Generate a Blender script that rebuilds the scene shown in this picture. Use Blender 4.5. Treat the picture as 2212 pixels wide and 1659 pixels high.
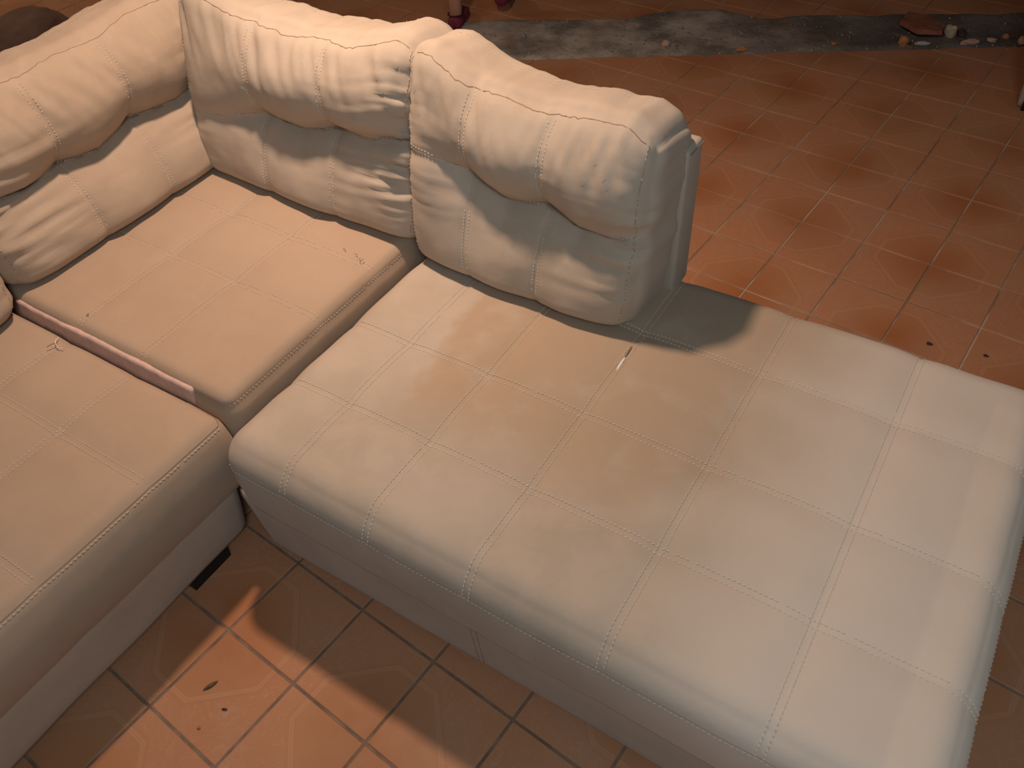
import bpy, bmesh, math, random
import numpy as np
from mathutils import Vector, Matrix, noise as mnoise

for o in list(bpy.data.objects):
    bpy.data.objects.remove(o, do_unlink=True)
scn = bpy.context.scene
COL = scn.collection

# ------------------------------------------------------------------ camera
CAM_H = 1.5876
cam_d = bpy.data.cameras.new('camera')
cam = bpy.data.objects.new('camera', cam_d)
COL.objects.link(cam)
cam.location = (0, 0, CAM_H)
cam.rotation_euler = (0.766861, 0.051123, 0.558050)
cam_d.sensor_fit = 'HORIZONTAL'
cam_d.sensor_width = 36.0
cam_d.lens = 1793.52 / 2212.0 * 36.0
cam_d.clip_start = 0.02
scn.camera = cam

# ------------------------------------------------------------------ world and lamps
world = bpy.data.worlds.new('world')
scn.world = world
world.use_nodes = True
world.node_tree.nodes['Background'].inputs[0].default_value = (0.75, 0.85, 1.0, 1)
world.node_tree.nodes['Background'].inputs[1].default_value = 0.02

def point(name, loc, power, color, radius):
    d = bpy.data.lights.new(name, 'POINT')
    d.energy = power
    d.color = color
    d.shadow_soft_size = radius
    o = bpy.data.objects.new(name, d)
    o.location = loc
    COL.objects.link(o)
    return o

# warm disc lamp that hangs over the corner seat, and a cooler fill light, added without a known lamp, on the viewer's side
d = bpy.data.lights.new('disc_lamp_light', 'AREA')      # faces down, so it fades towards the sides
d.shape = 'DISK'; d.size = 0.13; d.energy = 20.8; d.spread = math.radians(135); d.color = (1.0, 0.69, 0.51)
o = bpy.data.objects.new('disc_lamp_light', d); o.location = (-1.26, 1.175, 2.20); COL.objects.link(o)
point('fill_light', (0.75, -0.70, 2.45), 77, (0.76, 0.89, 0.98), 0.30)
point('far_room_light', (-5.35, 2.3, 2.0), 40, (1.0, 0.74, 0.50), 0.08)

scn.view_settings.view_transform = 'Standard'
scn.view_settings.look = 'None'
scn.view_settings.exposure = 0.0
scn.view_settings.gamma = 1.0
scn.view_settings.use_curve_mapping = False

# ------------------------------------------------------------------ small helpers
def tag(o, label=None, cat=None, group=None, kind=None):
    if label: o['label'] = label
    if cat: o['category'] = cat
    if group: o['group'] = group
    if kind: o['kind'] = kind
    return o

def empty(name, loc=(0, 0, 0)):
    o = bpy.data.objects.new(name, None)
    o.empty_display_size = 0.1
    o.location = loc
    COL.objects.link(o)
    return o

def link(name, me, mat=None, parent=None, smooth=True):
    if mat is not None:
        me.materials.clear()
        me.materials.append(mat)
    if smooth:
        me.polygons.foreach_set('use_smooth', [True] * len(me.polygons))
    o = bpy.data.objects.new(name, me)
    COL.objects.link(o)
    if parent is not None:
        o.parent = parent
        o.location = -parent.location if parent.parent is None else (0, 0, 0)
    return o

def mesh_from(name, V, F):
    me = bpy.data.meshes.new(name)
    me.from_pydata([tuple(map(float, v)) for v in V], [], [tuple(f) for f in F])
    me.update()
    return me

# ------------------------------------------------------------------ materials
class NT:
    def __init__(s, name):
        s.m = bpy.data.materials.new(name)
        s.m.use_nodes = True
        s.t = s.m.node_tree
        s.b = s.t.nodes['Principled BSDF']
    def n(s, typ, **kw):
        nd = s.t.nodes.new(typ)
        for k, v in kw.items():
            setattr(nd, k, v)
        return nd
    def l(s, a, b):
        s.t.links.new(a, b)
    def inp(s, sock, v):
        if isinstance(v, bpy.types.NodeSocket): s.l(v, sock)
        else: sock.default_value = v
    def math(s, op, a, b=0.0, c=None, clamp=False):
        nd = s.n('ShaderNodeMath', operation=op, use_clamp=clamp)
        s.inp(nd.inputs[0], a); s.inp(nd.inputs[1], b)
        if c is not None: s.inp(nd.inputs[2], c)
        return nd.outputs[0]
    def pos(s):
        return s.n('ShaderNodeNewGeometry').outputs['Position']
    def obj(s):
        return s.n('ShaderNodeTexCoord').outputs['Object']
    def noise(s, vec, scale, detail=3, rough=0.5, dist=0.0):
        nd = s.n('ShaderNodeTexNoise')
        s.l(vec, nd.inputs['Vector'])
        nd.inputs['Scale'].default_value = scale
        nd.inputs['Detail'].default_value = detail
        nd.inputs['Roughness'].default_value = rough
        nd.inputs['Distortion'].default_value = dist
        return nd.outputs['Fac']
    def mapr(s, v, a, b, c=0.0, d=1.0, smooth=True):
        nd = s.n('ShaderNodeMapRange', interpolation_type='SMOOTHSTEP' if smooth else 'LINEAR')
        s.inp(nd.inputs[0], v)
        for i, x in enumerate((a, b, c, d)): s.inp(nd.inputs[i + 1], x)
        return nd.outputs[0]
    def mix(s, f, a, b, blend='MIX'):
        nd = s.n('ShaderNodeMix', data_type='RGBA', blend_type=blend)
        s.inp(nd.inputs[0], f)
        for i, c in ((6, a), (7, b)):
            if isinstance(c, bpy.types.NodeSocket): s.l(c, nd.inputs[i])
            else: nd.inputs[i].default_value = (*c, 1)
        return nd.outputs[2]
    def bump(s, h, strength, dist):
        nd = s.n('ShaderNodeBump')
        s.l(h, nd.inputs['Height'])
        nd.inputs['Strength'].default_value = strength
        nd.inputs['Distance'].default_value = dist
        s.l(nd.outputs[0], s.b.inputs['Normal'])
    def color(s, c):
        if isinstance(c, bpy.types.NodeSocket): s.l(c, s.b.inputs['Base Color'])
        else: s.b.inputs['Base Color'].default_value = (*c, 1)
    def set(s, **kw):
        for k, v in kw.items():
            s.b.inputs[k.replace('_', ' ')].default_value = v

FAB0 = (0.515, 0.440, 0.355)
FAB_D0 = (0.445, 0.370, 0.285)
FAB_W0 = (0.545, 0.455, 0.360)

def fabric(name, stains_and_light=False, warm=0.0, light=1.0):
    k = NT(name)
    light *= 0.95
    FAB, FAB_D, FAB_W = (tuple(v * light for v in q) for q in (FAB0, FAB_D0, FAB_W0))
    P = k.pos()
    big = k.mapr(k.noise(P, 3.2, 4, 0.55), 0.35, 0.68)
    c = k.mix(big, FAB_D, FAB)
    mid = k.mapr(k.noise(P, 11, 4, 0.6, 0.6), 0.42, 0.66)
    c = k.mix(k.math('MULTIPLY', mid, 0.45), c, FAB_W)
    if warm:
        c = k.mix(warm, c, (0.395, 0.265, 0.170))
    fine = k.noise(P, 900, 2, 0.6)
    c = k.mix(k.math('MULTIPLY', fine, 0.16), c, (0.30, 0.25, 0.20))
    if stains_and_light:
        sx = k.n('ShaderNodeSeparateXYZ'); k.l(P, sx.inputs[0])
        X, Y = sx.outputs[0], sx.outputs[1]
        wob = k.math('MULTIPLY', k.math('SUBTRACT', k.noise(P, 6.5, 5, 0.6), 0.5), 0.16)
        # tide mark of an old spill in the middle of the chaise: left border leans with depth
        left = k.math('ADD', k.math('ADD', X, wob), k.math('MULTIPLY', Y, 0.10))
        a = k.mapr(left, -0.745, -0.700)
        right = k.math('ADD', k.math('ADD', X, k.math('MULTIPLY', wob, 1.6)), k.math('MULTIPLY', Y, -0.16))
        b = k.mapr(right, -0.50, -0.30, 1.0, 0.0)
        cfr = k.mapr(k.math('ADD', Y, wob), 0.64, 0.86)
        st = k.math('MULTIPLY', k.math('MULTIPLY', a, b), cfr)
        c = k.mix(k.math('MULTIPLY', st, 0.90), c, (0.405, 0.300, 0.205))
        # lighter worn smear inside it
        sm = k.math('MULTIPLY', k.mapr(k.noise(P, 7, 4, 0.55), 0.50, 0.72), st)
        c = k.mix(k.math('MULTIPLY', sm, 0.45), c, FAB)
        # second faint patch
        d2 = k.n('ShaderNodeVectorMath', operation='DISTANCE'); k.l(P, d2.inputs[0]); d2.inputs[1].default_value = (-0.13, 0.99, 0.42)
        p2 = k.mapr(k.math('ADD', d2.outputs['Value'], wob), 0.05, 0.17, 1.0, 0.0)
        c = k.mix(k.math('MULTIPLY', p2, 0.42), c, (0.395, 0.310, 0.225))
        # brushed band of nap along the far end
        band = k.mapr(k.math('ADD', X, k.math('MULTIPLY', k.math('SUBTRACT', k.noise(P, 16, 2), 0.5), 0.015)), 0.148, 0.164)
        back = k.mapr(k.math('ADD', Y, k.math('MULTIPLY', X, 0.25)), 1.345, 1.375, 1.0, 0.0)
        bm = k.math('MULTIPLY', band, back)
        lit_end = k.mapr(X, -0.28, 0.05)  # paler right end: extra light painted into the fabric colour
        c = k.mix(k.math('MULTIPLY', lit_end, 0.75), c, (0.700, 0.605, 0.510))
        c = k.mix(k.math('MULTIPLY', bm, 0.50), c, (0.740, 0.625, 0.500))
    k.color(c)
    k.set(Roughness=0.92, Sheen_Weight=0.10, Sheen_Roughness=0.5)
    k.b.inputs['Specular IOR Level'].default_value = 0.12
    h = k.math('ADD', k.math('MULTIPLY', k.noise(P, 700, 2, 0.6), 0.35), k.noise(P, 60, 3, 0.5))
    k.bump(h, 0.22, 0.0022)
    return k.m

M_FAB = fabric('beige_suede')
M_CHAISE = fabric('beige_suede_stained_lit', stains_and_light=True)
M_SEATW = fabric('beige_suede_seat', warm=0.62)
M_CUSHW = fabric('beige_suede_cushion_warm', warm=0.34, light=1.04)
M_CUSH = fabric('beige_suede_cushion', light=1.04)

def plain(name, col, rough=0.8, noise_amt=0.0, scale=30, bump=0.0, spec=0.3):
    k = NT(name)
    P = k.pos()
    if noise_amt:
        n = k.mapr(k.noise(P, scale, 5, 0.6), 0.3, 0.7)
        k.color(k.mix(n, tuple(c * (1 - noise_amt) for c in col), tuple(min(1, c * (1 + noise_amt)) for c in col)))
    else:
        k.color(col)
    k.set(Roughness=rough)
    k.b.inputs['Specular IOR Level'].default_value = spec
    if bump:
        k.bump(k.noise(P, scale * 2, 4, 0.6), 0.6, bump)
    return k.m

M_THREAD = plain('pale_thread', (0.78, 0.69, 0.57), 0.7)
M_DTHREAD = plain('brown_thread', (0.22, 0.145, 0.09), 0.8)
M_SEAM = plain('seam_shadow', (0.30, 0.22, 0.155), 0.95)
M_LINING = plain('pink_lining', (0.58, 0.41, 0.35), 0.85, 0.10, 60, 0.001)
M_BLACK = plain('black_plastic', (0.012, 0.012, 0.013), 0.5)
M_FOAM = plain('white_filling', (0.80, 0.78, 0.72), 0.9)
M_PLASTER = plain('wall_plaster', (0.34, 0.31, 0.28), 0.9, 0.10, 4, 0.004)
M_CEIL = plain('ceiling_paint', (0.30, 0.30, 0.30), 0.9, 0.05, 3)
def grout_material():
    k = NT('grout')
    P = k.pos()
    sx = k.n('ShaderNodeSeparateXYZ'); k.l(P, sx.inputs[0])
    # joints are packed with pale dust towards the rubble, dark with dirt near the seats
    dusty = k.mapr(k.math('ADD', sx.outputs[1], k.math('MULTIPLY', k.noise(P, 2.5, 3), 0.8)), 1.2, 2.2)
    n = k.mapr(k.noise(P, 25, 5, 0.6), 0.3, 0.7)
    a = k.mix(n, (0.135, 0.095, 0.070), (0.235, 0.165, 0.120))
    n2 = k.mapr(k.noise(P, 4, 3, 0.6), 0.40, 0.62)
    b = k.mix(n2, (0.27, 0.165, 0.105), (0.47, 0.345, 0.245))
    k.color(k.mix(dusty, a, b))
    k.set(Roughness=0.95)
    return k.m
M_GROUT = grout_material()

TILE = 0.20
T_ANG = math.radians(-4.897)
T_ORG = (-1.0224, 0.3535)

def tile_material():
    k = NT('glazed_terracotta_tile')
    P = k.pos()
    sub = k.n('ShaderNodeVectorMath', operation='SUBTRACT'); k.l(P, sub.inputs[0]); sub.inputs[1].default_value = (*T_ORG, 0)
    rot = k.n('ShaderNodeVectorRotate', rotation_type='Z_AXIS'); k.l(sub.outputs[0], rot.inputs['Vector'])
    rot.inputs['Angle'].default_value = -T_ANG
    sc = k.n('ShaderNodeVectorMath', operation='SCALE'); k.l(rot.outputs[0], sc.inputs[0]); sc.inputs['Scale'].default_value = 1 / TILE
    sx = k.n('ShaderNodeSeparateXYZ'); k.l(sc.outputs[0], sx.inputs[0])
    ax = k.math('PINGPONG', sx.outputs[0], 1.0)
    ay = k.math('PINGPONG', sx.outputs[1], 1.0)
    d = k.math('MAXIMUM', k.math('MAXIMUM', k.math('DIVIDE', ax, 0.75), k.math('DIVIDE', ay, 0.75)), k.math('ADD', ax, ay))
    line = k.math('MULTIPLY', k.mapr(d, 0.955, 0.97), k.mapr(d, 1.035, 1.02))
    inner = k.mapr(d, 0.985, 0.992)
    inner = k.math('MULTIPLY', inner, k.mapr(d, 1.006, 0.999))
    line = k.math('SUBTRACT', line, k.math('MULTIPLY', inner, 0.6))
    r = k.math('SQRT', k.math('ADD', k.math('MULTIPLY', ax, ax), k.math('MULTIPLY', ay, ay)))
    rr = k.mapr(k.math('ADD', r, k.math('MULTIPLY', k.math('SUBTRACT', k.noise(P, 14, 3), 0.5), 0.25)), 0.05, 0.85)
    c = k.mix(rr, (0.365, 0.128, 0.044), (0.440, 0.195, 0.094))
    c = k.mix(k.math('MULTIPLY', k.mapr(k.noise(P, 2.2, 5, 0.6), 0.36, 0.66), 0.55), c, (0.405, 0.212, 0.110))
    oi = k.n('ShaderNodeObjectInfo')
    c = k.mix(k.math('MULTIPLY', oi.outputs['Random'], 0.22), c, (0.30, 0.125, 0.057))
    # scroll-work print in the corners: thin winding lines
    out = k.mapr(d, 1.05, 1.10)
    n1 = k.noise(sc.outputs[0], 5.5, 1.5, 0.5, 1.6)
    curl = k.math('ABSOLUTE', k.math('SUBTRACT', n1, 0.5))
    curl = k.mapr(curl, 0.004, 0.020, 1.0, 0.0)
    n2 = k.noise(sc.outputs[0], 3.6, 1, 0.5, 2.4)
    curl2 = k.mapr(k.math('ABSOLUTE', k.math('SUBTRACT', n2, 0.47)), 0.004, 0.018, 1.0, 0.0)
    curl = k.math('MULTIPLY', k.math('MAXIMUM', curl, curl2), out)
    c = k.mix(k.math('MULTIPLY', out, 0.22), c, (0.47, 0.225, 0.125))
    c = k.mix(k.math('MULTIPLY', curl, 0.22), c, (0.60, 0.33, 0.20))
    c = k.mix(k.math('MULTIPLY', line, 0.20), c, (0.62, 0.36, 0.21))
    dust = k.mapr(k.noise(P, 5, 6, 0.65), 0.45, 0.75)
    c = k.mix(k.math('MULTIPLY', dust, 0.30), c, (0.40, 0.275, 0.19))
    k.color(c)
    rn = k.mapr(k.noise(P, 9, 4, 0.6), 0.3, 0.7, 0.50, 0.72)
    k.l(rn, k.b.inputs['Roughness'])
    k.b.inputs['Specular IOR Level'].default_value = 0.28
    k.bump(k.math('ADD', k.noise(P, 40, 3, 0.5), k.math('MULTIPLY', curl, 0.2)), 0.10, 0.002)
    return k.m
M_TILE = tile_material()

def concrete_material():
    k = NT('rough_concrete')
    P = k.pos()
    n = k.mapr(k.noise(P, 5, 6, 0.62), 0.32, 0.68)
    c = k.mix(n, (0.200, 0.178, 0.152), (0.520, 0.465, 0.405))
    sp = k.mapr(k.noise(P, 34, 4, 0.7), 0.60, 0.68)
    c = k.mix(k.math('MULTIPLY', sp, 0.7), c, (0.07, 0.065, 0.055))
    ls = k.mapr(k.noise(P, 55, 2, 0.6), 0.66, 0.70)
    c = k.mix(k.math('MULTIPLY', ls, 0.8), c, (0.42, 0.36, 0.30))
    sx = k.n('ShaderNodeSeparateXYZ'); k.l(P, sx.inputs[0])
    right_dark = k.mapr(k.math('ADD', sx.outputs[0], k.math('MULTIPLY', k.noise(P, 3, 4), 0.9)), -0.95, -0.15)  # concrete colour darkens towards the right end of the strip
    c = k.mix(k.math('MULTIPLY', right_dark, 0.72), c, (0.105, 0.085, 0.078))
    rd = k.mapr(k.noise(P, 3.1, 4, 0.6), 0.56, 0.70)
    c = k.mix(k.math('MULTIPLY', rd, 0.5), c, (0.27, 0.14, 0.085))
    k.color(c)
    k.set(Roughness=0.95)
    k.b.inputs['Specular IOR Level'].default_value = 0.1
    k.bump(k.noise(P, 45, 6, 0.7), 1.0, 0.010)
    return k.m
M_CONC = concrete_material()

# ------------------------------------------------------------------ room shell
def box_mesh(name, lo, hi):
    x0, y0, z0 = lo; x1, y1, z1 = hi
    V = [(x0, y0, z0), (x1, y0, z0), (x1, y1, z0), (x0, y1, z0), (x0, y0, z1), (x1, y0, z1), (x1, y1, z1), (x0, y1, z1)]
    F = [(0, 3, 2, 1), (4, 5, 6, 7), (0, 1, 5, 4), (1, 2, 6, 5), (2, 3, 7, 6), (3, 0, 4, 7)]
    return mesh_from(name, V, F)

RX0, RX1, RY0, RY1, RZ = -6.2, 3.4, -3.2, 7.0, 2.75
floor = link('floor', box_mesh('floor', (RX0, RY0, -0.12), (RX1, RY1, -0.0022)), M_GROUT, smooth=False)
tag(floor, 'brown terracotta tile floor with faint octagon print and dirty joints', None, kind='structure')
tag(link('ceiling', box_mesh('ceiling', (RX0, RY0, RZ), (RX1, RY1, RZ + 0.1)), M_CEIL, smooth=False), 'plain pale ceiling', kind='structure')
tag(link('wall_left', box_mesh('wall_left', (RX0 - 0.12, RY0, -0.12), (RX0, RY1, RZ)), M_PLASTER, smooth=False), 'plain plastered wall on the left', kind='structure')
tag(link('wall_right', box_mesh('wall_right', (RX1, RY0, -0.12), (RX1 + 0.12, RY1, RZ)), M_PLASTER, smooth=False), 'plain plastered wall on the right', kind='structure')
tag(link('wall_back', box_mesh('wall_back', (RX0, RY1, -0.12), (RX1, RY1 + 0.12, RZ)), M_PLASTER, smooth=False), 'plain plastered wall at the far end', kind='structure')
tag(link('wall_front', box_mesh('wall_front', (RX0, RY0 - 0.12, -0.12), (RX1, RY0, RZ)), M_PLASTER, smooth=False), 'plain plastered wall behind the viewer', kind='structure')

# rough concrete strip where a wall was taken down
SL = 0.558
def strip_front(x): return 2.903 + (x + 1.829) * SL
def strip_back(x): return 3.235 + (x + 2.127) * (0.50 if x > -2.127 else SL)

def in_strip(x, y, m=0.0):
    return strip_front(x) + m < y < strip_back(x) - m and x < 1.3

# tiles: one object for each of those that show, the rest of the floor as one field
def project(x, y, z):
    q = cam.rotation_euler.to_matrix().transposed() @ Vector((x, y, z - CAM_H))
    if q.z > -0.05: return None
    f = 1793.52
    return (1106 + f * q.x / -q.z, 829.5 - f * q.y / -q.z)

def tile_mesh():
    g = 0.0028; h = TILE / 2 - g; b = 0.0016
    V = []
    for s, z in ((h, -0.008), (h, -0.0012), (h - b, 0.0)):
        V += [(-s, -s, z), (s, -s, z), (s, s, z), (-s, s, z)]
    F = [(8, 9, 10, 11)]
    for a in (0, 4):
        for i in range(4):
            j = (i + 1) % 4
            F.append((a + i, a + j, a + 4 + j, a + 4 + i))
    return V, F

random.seed(4)
TV, TF = tile_mesh()
tme = mesh_from('floor_tile', TV, TF)
tme.materials.append(M_TILE)
ct, st_ = math.cos(T_ANG), math.sin(T_ANG)
vis, rest = [], []
for i in range(-30, 26):
    for j in range(-20, 40):
        a, b = (i + 0.5) * TILE, (j + 0.5) * TILE
        x, y = T_ORG[0] + ct * a - st_ * b, T_ORG[1] + st_ * a + ct * b
        if not (RX0 + 0.12 < x < RX1 - 0.12 and RY0 + 0.12 < y < RY1 - 0.12): continue
        if all(in_strip(x + dx, y + dy, 0.012) for dx, dy in ((.1, .1), (-.1, .1), (.1, -.1), (-.1, -.1))): continue
        ok = False
        for dx, dy in ((0, 0), (.1, .1), (-.1, .1), (.1, -.1), (-.1, -.1)):
            p = project(x + dx, y + dy, 0)
            if p and -5 < p[0] < 2217 and -5 < p[1] < 1664: ok = True
        # hidden below or behind the sofa
        if ok and -1.0 < x < 0.15 and 0.62 < y < 1.5: ok = False
        if ok and x < -1.24 and y < 1.6: ok = False
        if ok and x < -0.62 and 0.65 < y < 1.9: ok = False
        if ok and -2.6 < x < -1.15 and y < 2.3: ok = False
        if ok and x < -2.6 and y < 1.9: ok = False
        (vis if ok else rest).append((x, y))
vis.sort(key=lambda p: p[0] ** 2 + p[1] ** 2)
rest += vis[300:]
vis = vis[:300]
for x, y in vis:
    o = bpy.data.objects.new('floor_tile', tme)
    COL.objects.link(o)
    o.parent = floor
    o.location = (x, y, random.uniform(-0.0006, 0.0004))
    o.rotation_euler = (random.uniform(-0.002, 0.002), random.uniform(-0.002, 0.002), T_ANG + random.uniform(-0.003, 0.003))
V, F = [], []
for x, y in rest:
    n0 = len(V)
    V += [(x + ct * v[0] - st_ * v[1], y + st_ * v[0] + ct * v[1], v[2]) for v in TV]
    F += [tuple(n0 + q for q in f) for f in TF]
tf = link('tile_field', mesh_from('tile_field', V, F), M_TILE, floor, smooth=False)
tf['kind'] = 'stuff'

# strip mesh
def build_strip():
    nx, ny = 300, 34
    V, F = [], []
    x0, x1 = -5.2, 1.25
    for i in range(nx + 1):
        x = x0 + (x1 - x0) * i / nx
        ya = strip_front(x) + 0.012 * mnoise.noise(Vector((x * 6, 0, 3))) + 0.006 * mnoise.noise(Vector((x * 25, 0, 7)))
        yb = strip_back(x) + 0.04 * mnoise.noise(Vector((x * 3.0, 5, 3))) + 0.02 * mnoise.noise(Vector((x * 11, 5, 7)))
        if -1.62 < x < -1.12:
            yb += 0.10 * max(0, math.sin((x + 1.62) / 0.5 * math.pi)) ** 0.6
        for j in range(ny + 1):
            t = j / ny
            y = ya + (yb - ya) * t
            z = 0.008 + 0.006 * mnoise.fractal(Vector((x * 9, y * 9, 1)), 1.0, 2.0, 4)
            e = min(t, 1 - t) * 12
            if e < 1: z = z * e - 0.004 * (1 - e)
            V.append((x, y, z))
    for i in range(nx):
        for j in range(ny):
            a = i * (ny + 1) + j
            F.append((a, a + ny + 1, a + ny + 2, a + 1))
    return mesh_from('trim_1', V, F)
tag(link('trim_1', build_strip(), M_CONC), 'rough grey concrete strip of a removed wall running across the tile floor', kind='structure')

# ------------------------------------------------------------------ soft box surfaces
def box_faces(lo, hi, step, bottom=True):
    """Subdivided box surface, welded."""
    lo = np.array(lo, float); hi = np.array(hi, float)
    n = np.maximum(1, np.round((hi - lo) / step).astype(int))
    idx, V, F = {}, [], []
    def vid(i, j, k):
        key = (i, j, k)
        if key not in idx:
            idx[key] = len(V)
            V.append(lo + (hi - lo) * np.array([i / n[0], j / n[1], k / n[2]]))
        return idx[key]
    def face(ax, side):
        a, b = [q for q in range(3) if q != ax]
        for i in range(n[a]):
            for j in range(n[b]):
                quad = []
                for di, dj in ((0, 0), (1, 0), (1, 1), (0, 1)):
                    c = [0, 0, 0]
                    c[ax] = n[ax] if side else 0
                    c[a] = i + di; c[b] = j + dj
                    quad.append(vid(*c))
                flip = (side == 0) != (ax == 1)
                F.append(quad[::-1] if flip else quad)
    for ax in range(3):
        for side in (0, 1):
            if ax == 2 and side == 0 and not bottom: continue
            face(ax, side)
    return np.array(V), F

class Soft:
    """Rounded box with a displacement field; surf() maps box-surface points to the real surface."""
    def __init__(s, lo, hi, r, disp=None, warp=None, flat=False):
        s.flat = flat
        s.lo = np.array(lo, float); s.hi = np.array(hi, float); s.r = r; s.disp = disp; s.warp = warp
    def surf(s, P, lift=0.0):
        P = np.atleast_2d(np.array(P, float))
        cl = s.lo + s.r
        if s.flat: cl[2] = s.lo[2]
        core = np.clip(P, cl, s.hi - s.r)
        d = P - core
        L = np.linalg.norm(d, axis=1, keepdims=True)
        N = d / np.maximum(L, 1e-9)
        Q = core + N * s.r
        if s.disp is not None:
            Q = Q + s.disp(P, Q, N)
        Q = Q + N * lift
        if s.warp is not None:
            Q = s.warp(Q, P, N)
        return Q
    def build(s, name, mat, parent, step, bottom=True):
        V, F = box_faces(s.lo, s.hi, step, bottom)
        return link(name, mesh_from(name, s.surf(V), F), mat, parent)

def polyline(pts, step):
    pts = np.array(pts, float)
    out = [pts[0]]
    for a, b in zip(pts[:-1], pts[1:]):
        n = max(1, int(round(np.linalg.norm(b - a) / step)))
        for i in range(1, n + 1): out.append(a + (b - a) * i / n)
    return np.array(out)

def resample(P, step):
    d = np.r_[0, np.cumsum(np.linalg.norm(np.diff(P, axis=0), axis=1))]
    n = max(2, int(d[-1] / step))
    t = np.linspace(0, d[-1], n)
    return np.stack([np.interp(t, d, P[:, k]) for k in range(3)], 1)

def stitches(name, surf, paths, mat, parent, dash=0.0062, gap=0.0024, w=0.0011, lift=0.0005, rng=None, skip=0.02):
    """Thread dashes that lie on a surface along each path."""
    rng = rng or random.Random(len(paths) * 17 + int(abs(paths[0][0][0]) * 1000))
    V, F = [], []
    for path in paths:
        box = polyline(path, 0.004)
        A = surf(box, lift); B = surf(box, lift + 0.002)
        d = np.r_[0, np.cumsum(np.linalg.norm(np.diff(A, axis=0), axis=1))]
        t = 0.0
        while t + dash < d[-1]:
            if rng.random() > skip:
                a = np.array([np.interp(t, d, A[:, k]) for k in range(3)])
                b = np.array([np.interp(t + dash, d, A[:, k]) for k in range(3)])
                nn = np.array([np.interp(t + dash / 2, d, (B - A)[:, k]) for k in range(3)])
                nn /= max(np.linalg.norm(nn), 1e-9)
                tt = (b - a) / max(np.linalg.norm(b - a), 1e-9)
                ss = np.cross(nn, tt)
                m = (a + b) / 2 + nn * 0.0007
                n0 = len(V)
                for q, ww, up in ((a, 0.5, -0.0006), (m, 1.0, 0), (b, 0.5, -0.0006)):
                    V += [q + ss * w * ww, q + nn * (w * 1.0 + up), q - ss * w * ww, q - nn * w * 1.2]
                for r0 in (0, 4):
                    for i in range(4):
                        j = (i + 1) % 4
                        F.append((n0 + r0 + i, n0 + r0 + j, n0 + r0 + 4 + j, n0 + r0 + 4 + i))
                F.append((n0 + 3, n0 + 2, n0 + 1, n0)); F.append((n0 + 8, n0 + 9, n0 + 10, n0 + 11))
            t += dash + gap
    o = link(name, mesh_from(name, V, F), mat, parent)
    o['kind'] = 'stuff'
    return o

def tube_on(name, surf, path, mat, parent, rad=0.0015, lift=0.0, sides=6, raw=False):
    if raw:
        A = resample(np.array(path, float), 0.003)
        NN = np.tile(np.array([0, 0, 1.0]), (len(A), 1))
    else:
        box = polyline(path, 0.006)
        A = surf(box, lift); NN = surf(box, lift + 0.002) - A
        NN /= np.maximum(np.linalg.norm(NN, axis=1, keepdims=True), 1e-9)
    T = np.gradient(A, axis=0)
    T /= np.maximum(np.linalg.norm(T, axis=1, keepdims=True), 1e-9)
    S = np.cross(NN, T)
    S /= np.maximum(np.linalg.norm(S, axis=1, keepdims=True), 1e-9)
    U = np.cross(T, S)
    V, F = [], []
    for i in range(len(A)):
        for k in range(sides):
            a = 2 * math.pi * k / sides
            V.append(A[i] + rad * (math.cos(a) * S[i] + math.sin(a) * U[i]))
    for i in range(len(A) - 1):
        for k in range(sides):
            l = (k + 1) % sides
            F.append((i * sides + k, i * sides + l, (i + 1) * sides + l, (i + 1) * sides + k))
    return link(name, mesh_from(name, V, F), mat, parent)

def vnoise(x, y, z=0.0):
    return np.array([mnoise.noise(Vector((a, b, z))) for a, b in zip(x, y)])

# ------------------------------------------------------------------ quilted seat pads
def quilt(lines_x, lines_y, groove=0.0055, crown=0.006, seed=0.0, lo=None, hi=None):
    def f(P, Q, N):
        top = np.clip(N[:, 2], 0, 1)
        dx = np.min(np.abs(P[:, 0][:, None] - np.array(lines_x)[None, :]), axis=1) if len(lines_x) else np.full(len(P), 9.)
        dy = np.min(np.abs(P[:, 1][:, None] - np.array(lines_y)[None, :]), axis=1) if len(lines_y) else np.full(len(P), 9.)
        g = np.exp(-(dx / 0.030) ** 2) + np.exp(-(dy / 0.030) ** 2)
        g2 = np.exp(-(dx / 0.006) ** 2) + np.exp(-(dy / 0.006) ** 2)
        a = -groove * g * 0.75 - 0.0016 * g2
        a = a + 0.004 * vnoise(Q[:, 0] * 4.5, Q[:, 1] * 4.5, seed) + 0.0015 * vnoise(Q[:, 0] * 13, Q[:, 1] * 13, seed + 5)
        cx = (P[:, 0] - (lo[0] + hi[0]) / 2) / ((hi[0] - lo[0]) / 2)
        cy = (P[:, 1] - (lo[1] + hi[1]) / 2) / ((hi[1] - lo[1]) / 2)
        cr = crown * ((1 - cx ** 2).clip(0) * (1 - cy ** 2).clip(0)) ** 0.5
        # sides of the pad belly out a little, below the rounded edge
        zt = (P[:, 2] - lo[2]) / (hi[2] - lo[2])
        side = (1 - np.abs(N[:, 2])) * 0.010 * np.sin(np.clip(zt, 0, 1) * math.pi)
        return N * (a * (0.35 + 0.65 * top) + cr * top + side)[:, None]
    return f

def pair(p, q, off, axis):
    """Two parallel copies of a path, offset along an axis."""
    a = [list(v) for v in p]; b = [list(v) for v in p]
    for v in a: v[axis] += off
    for v in b: v[axis] -= off
    return [a, b]

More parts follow.
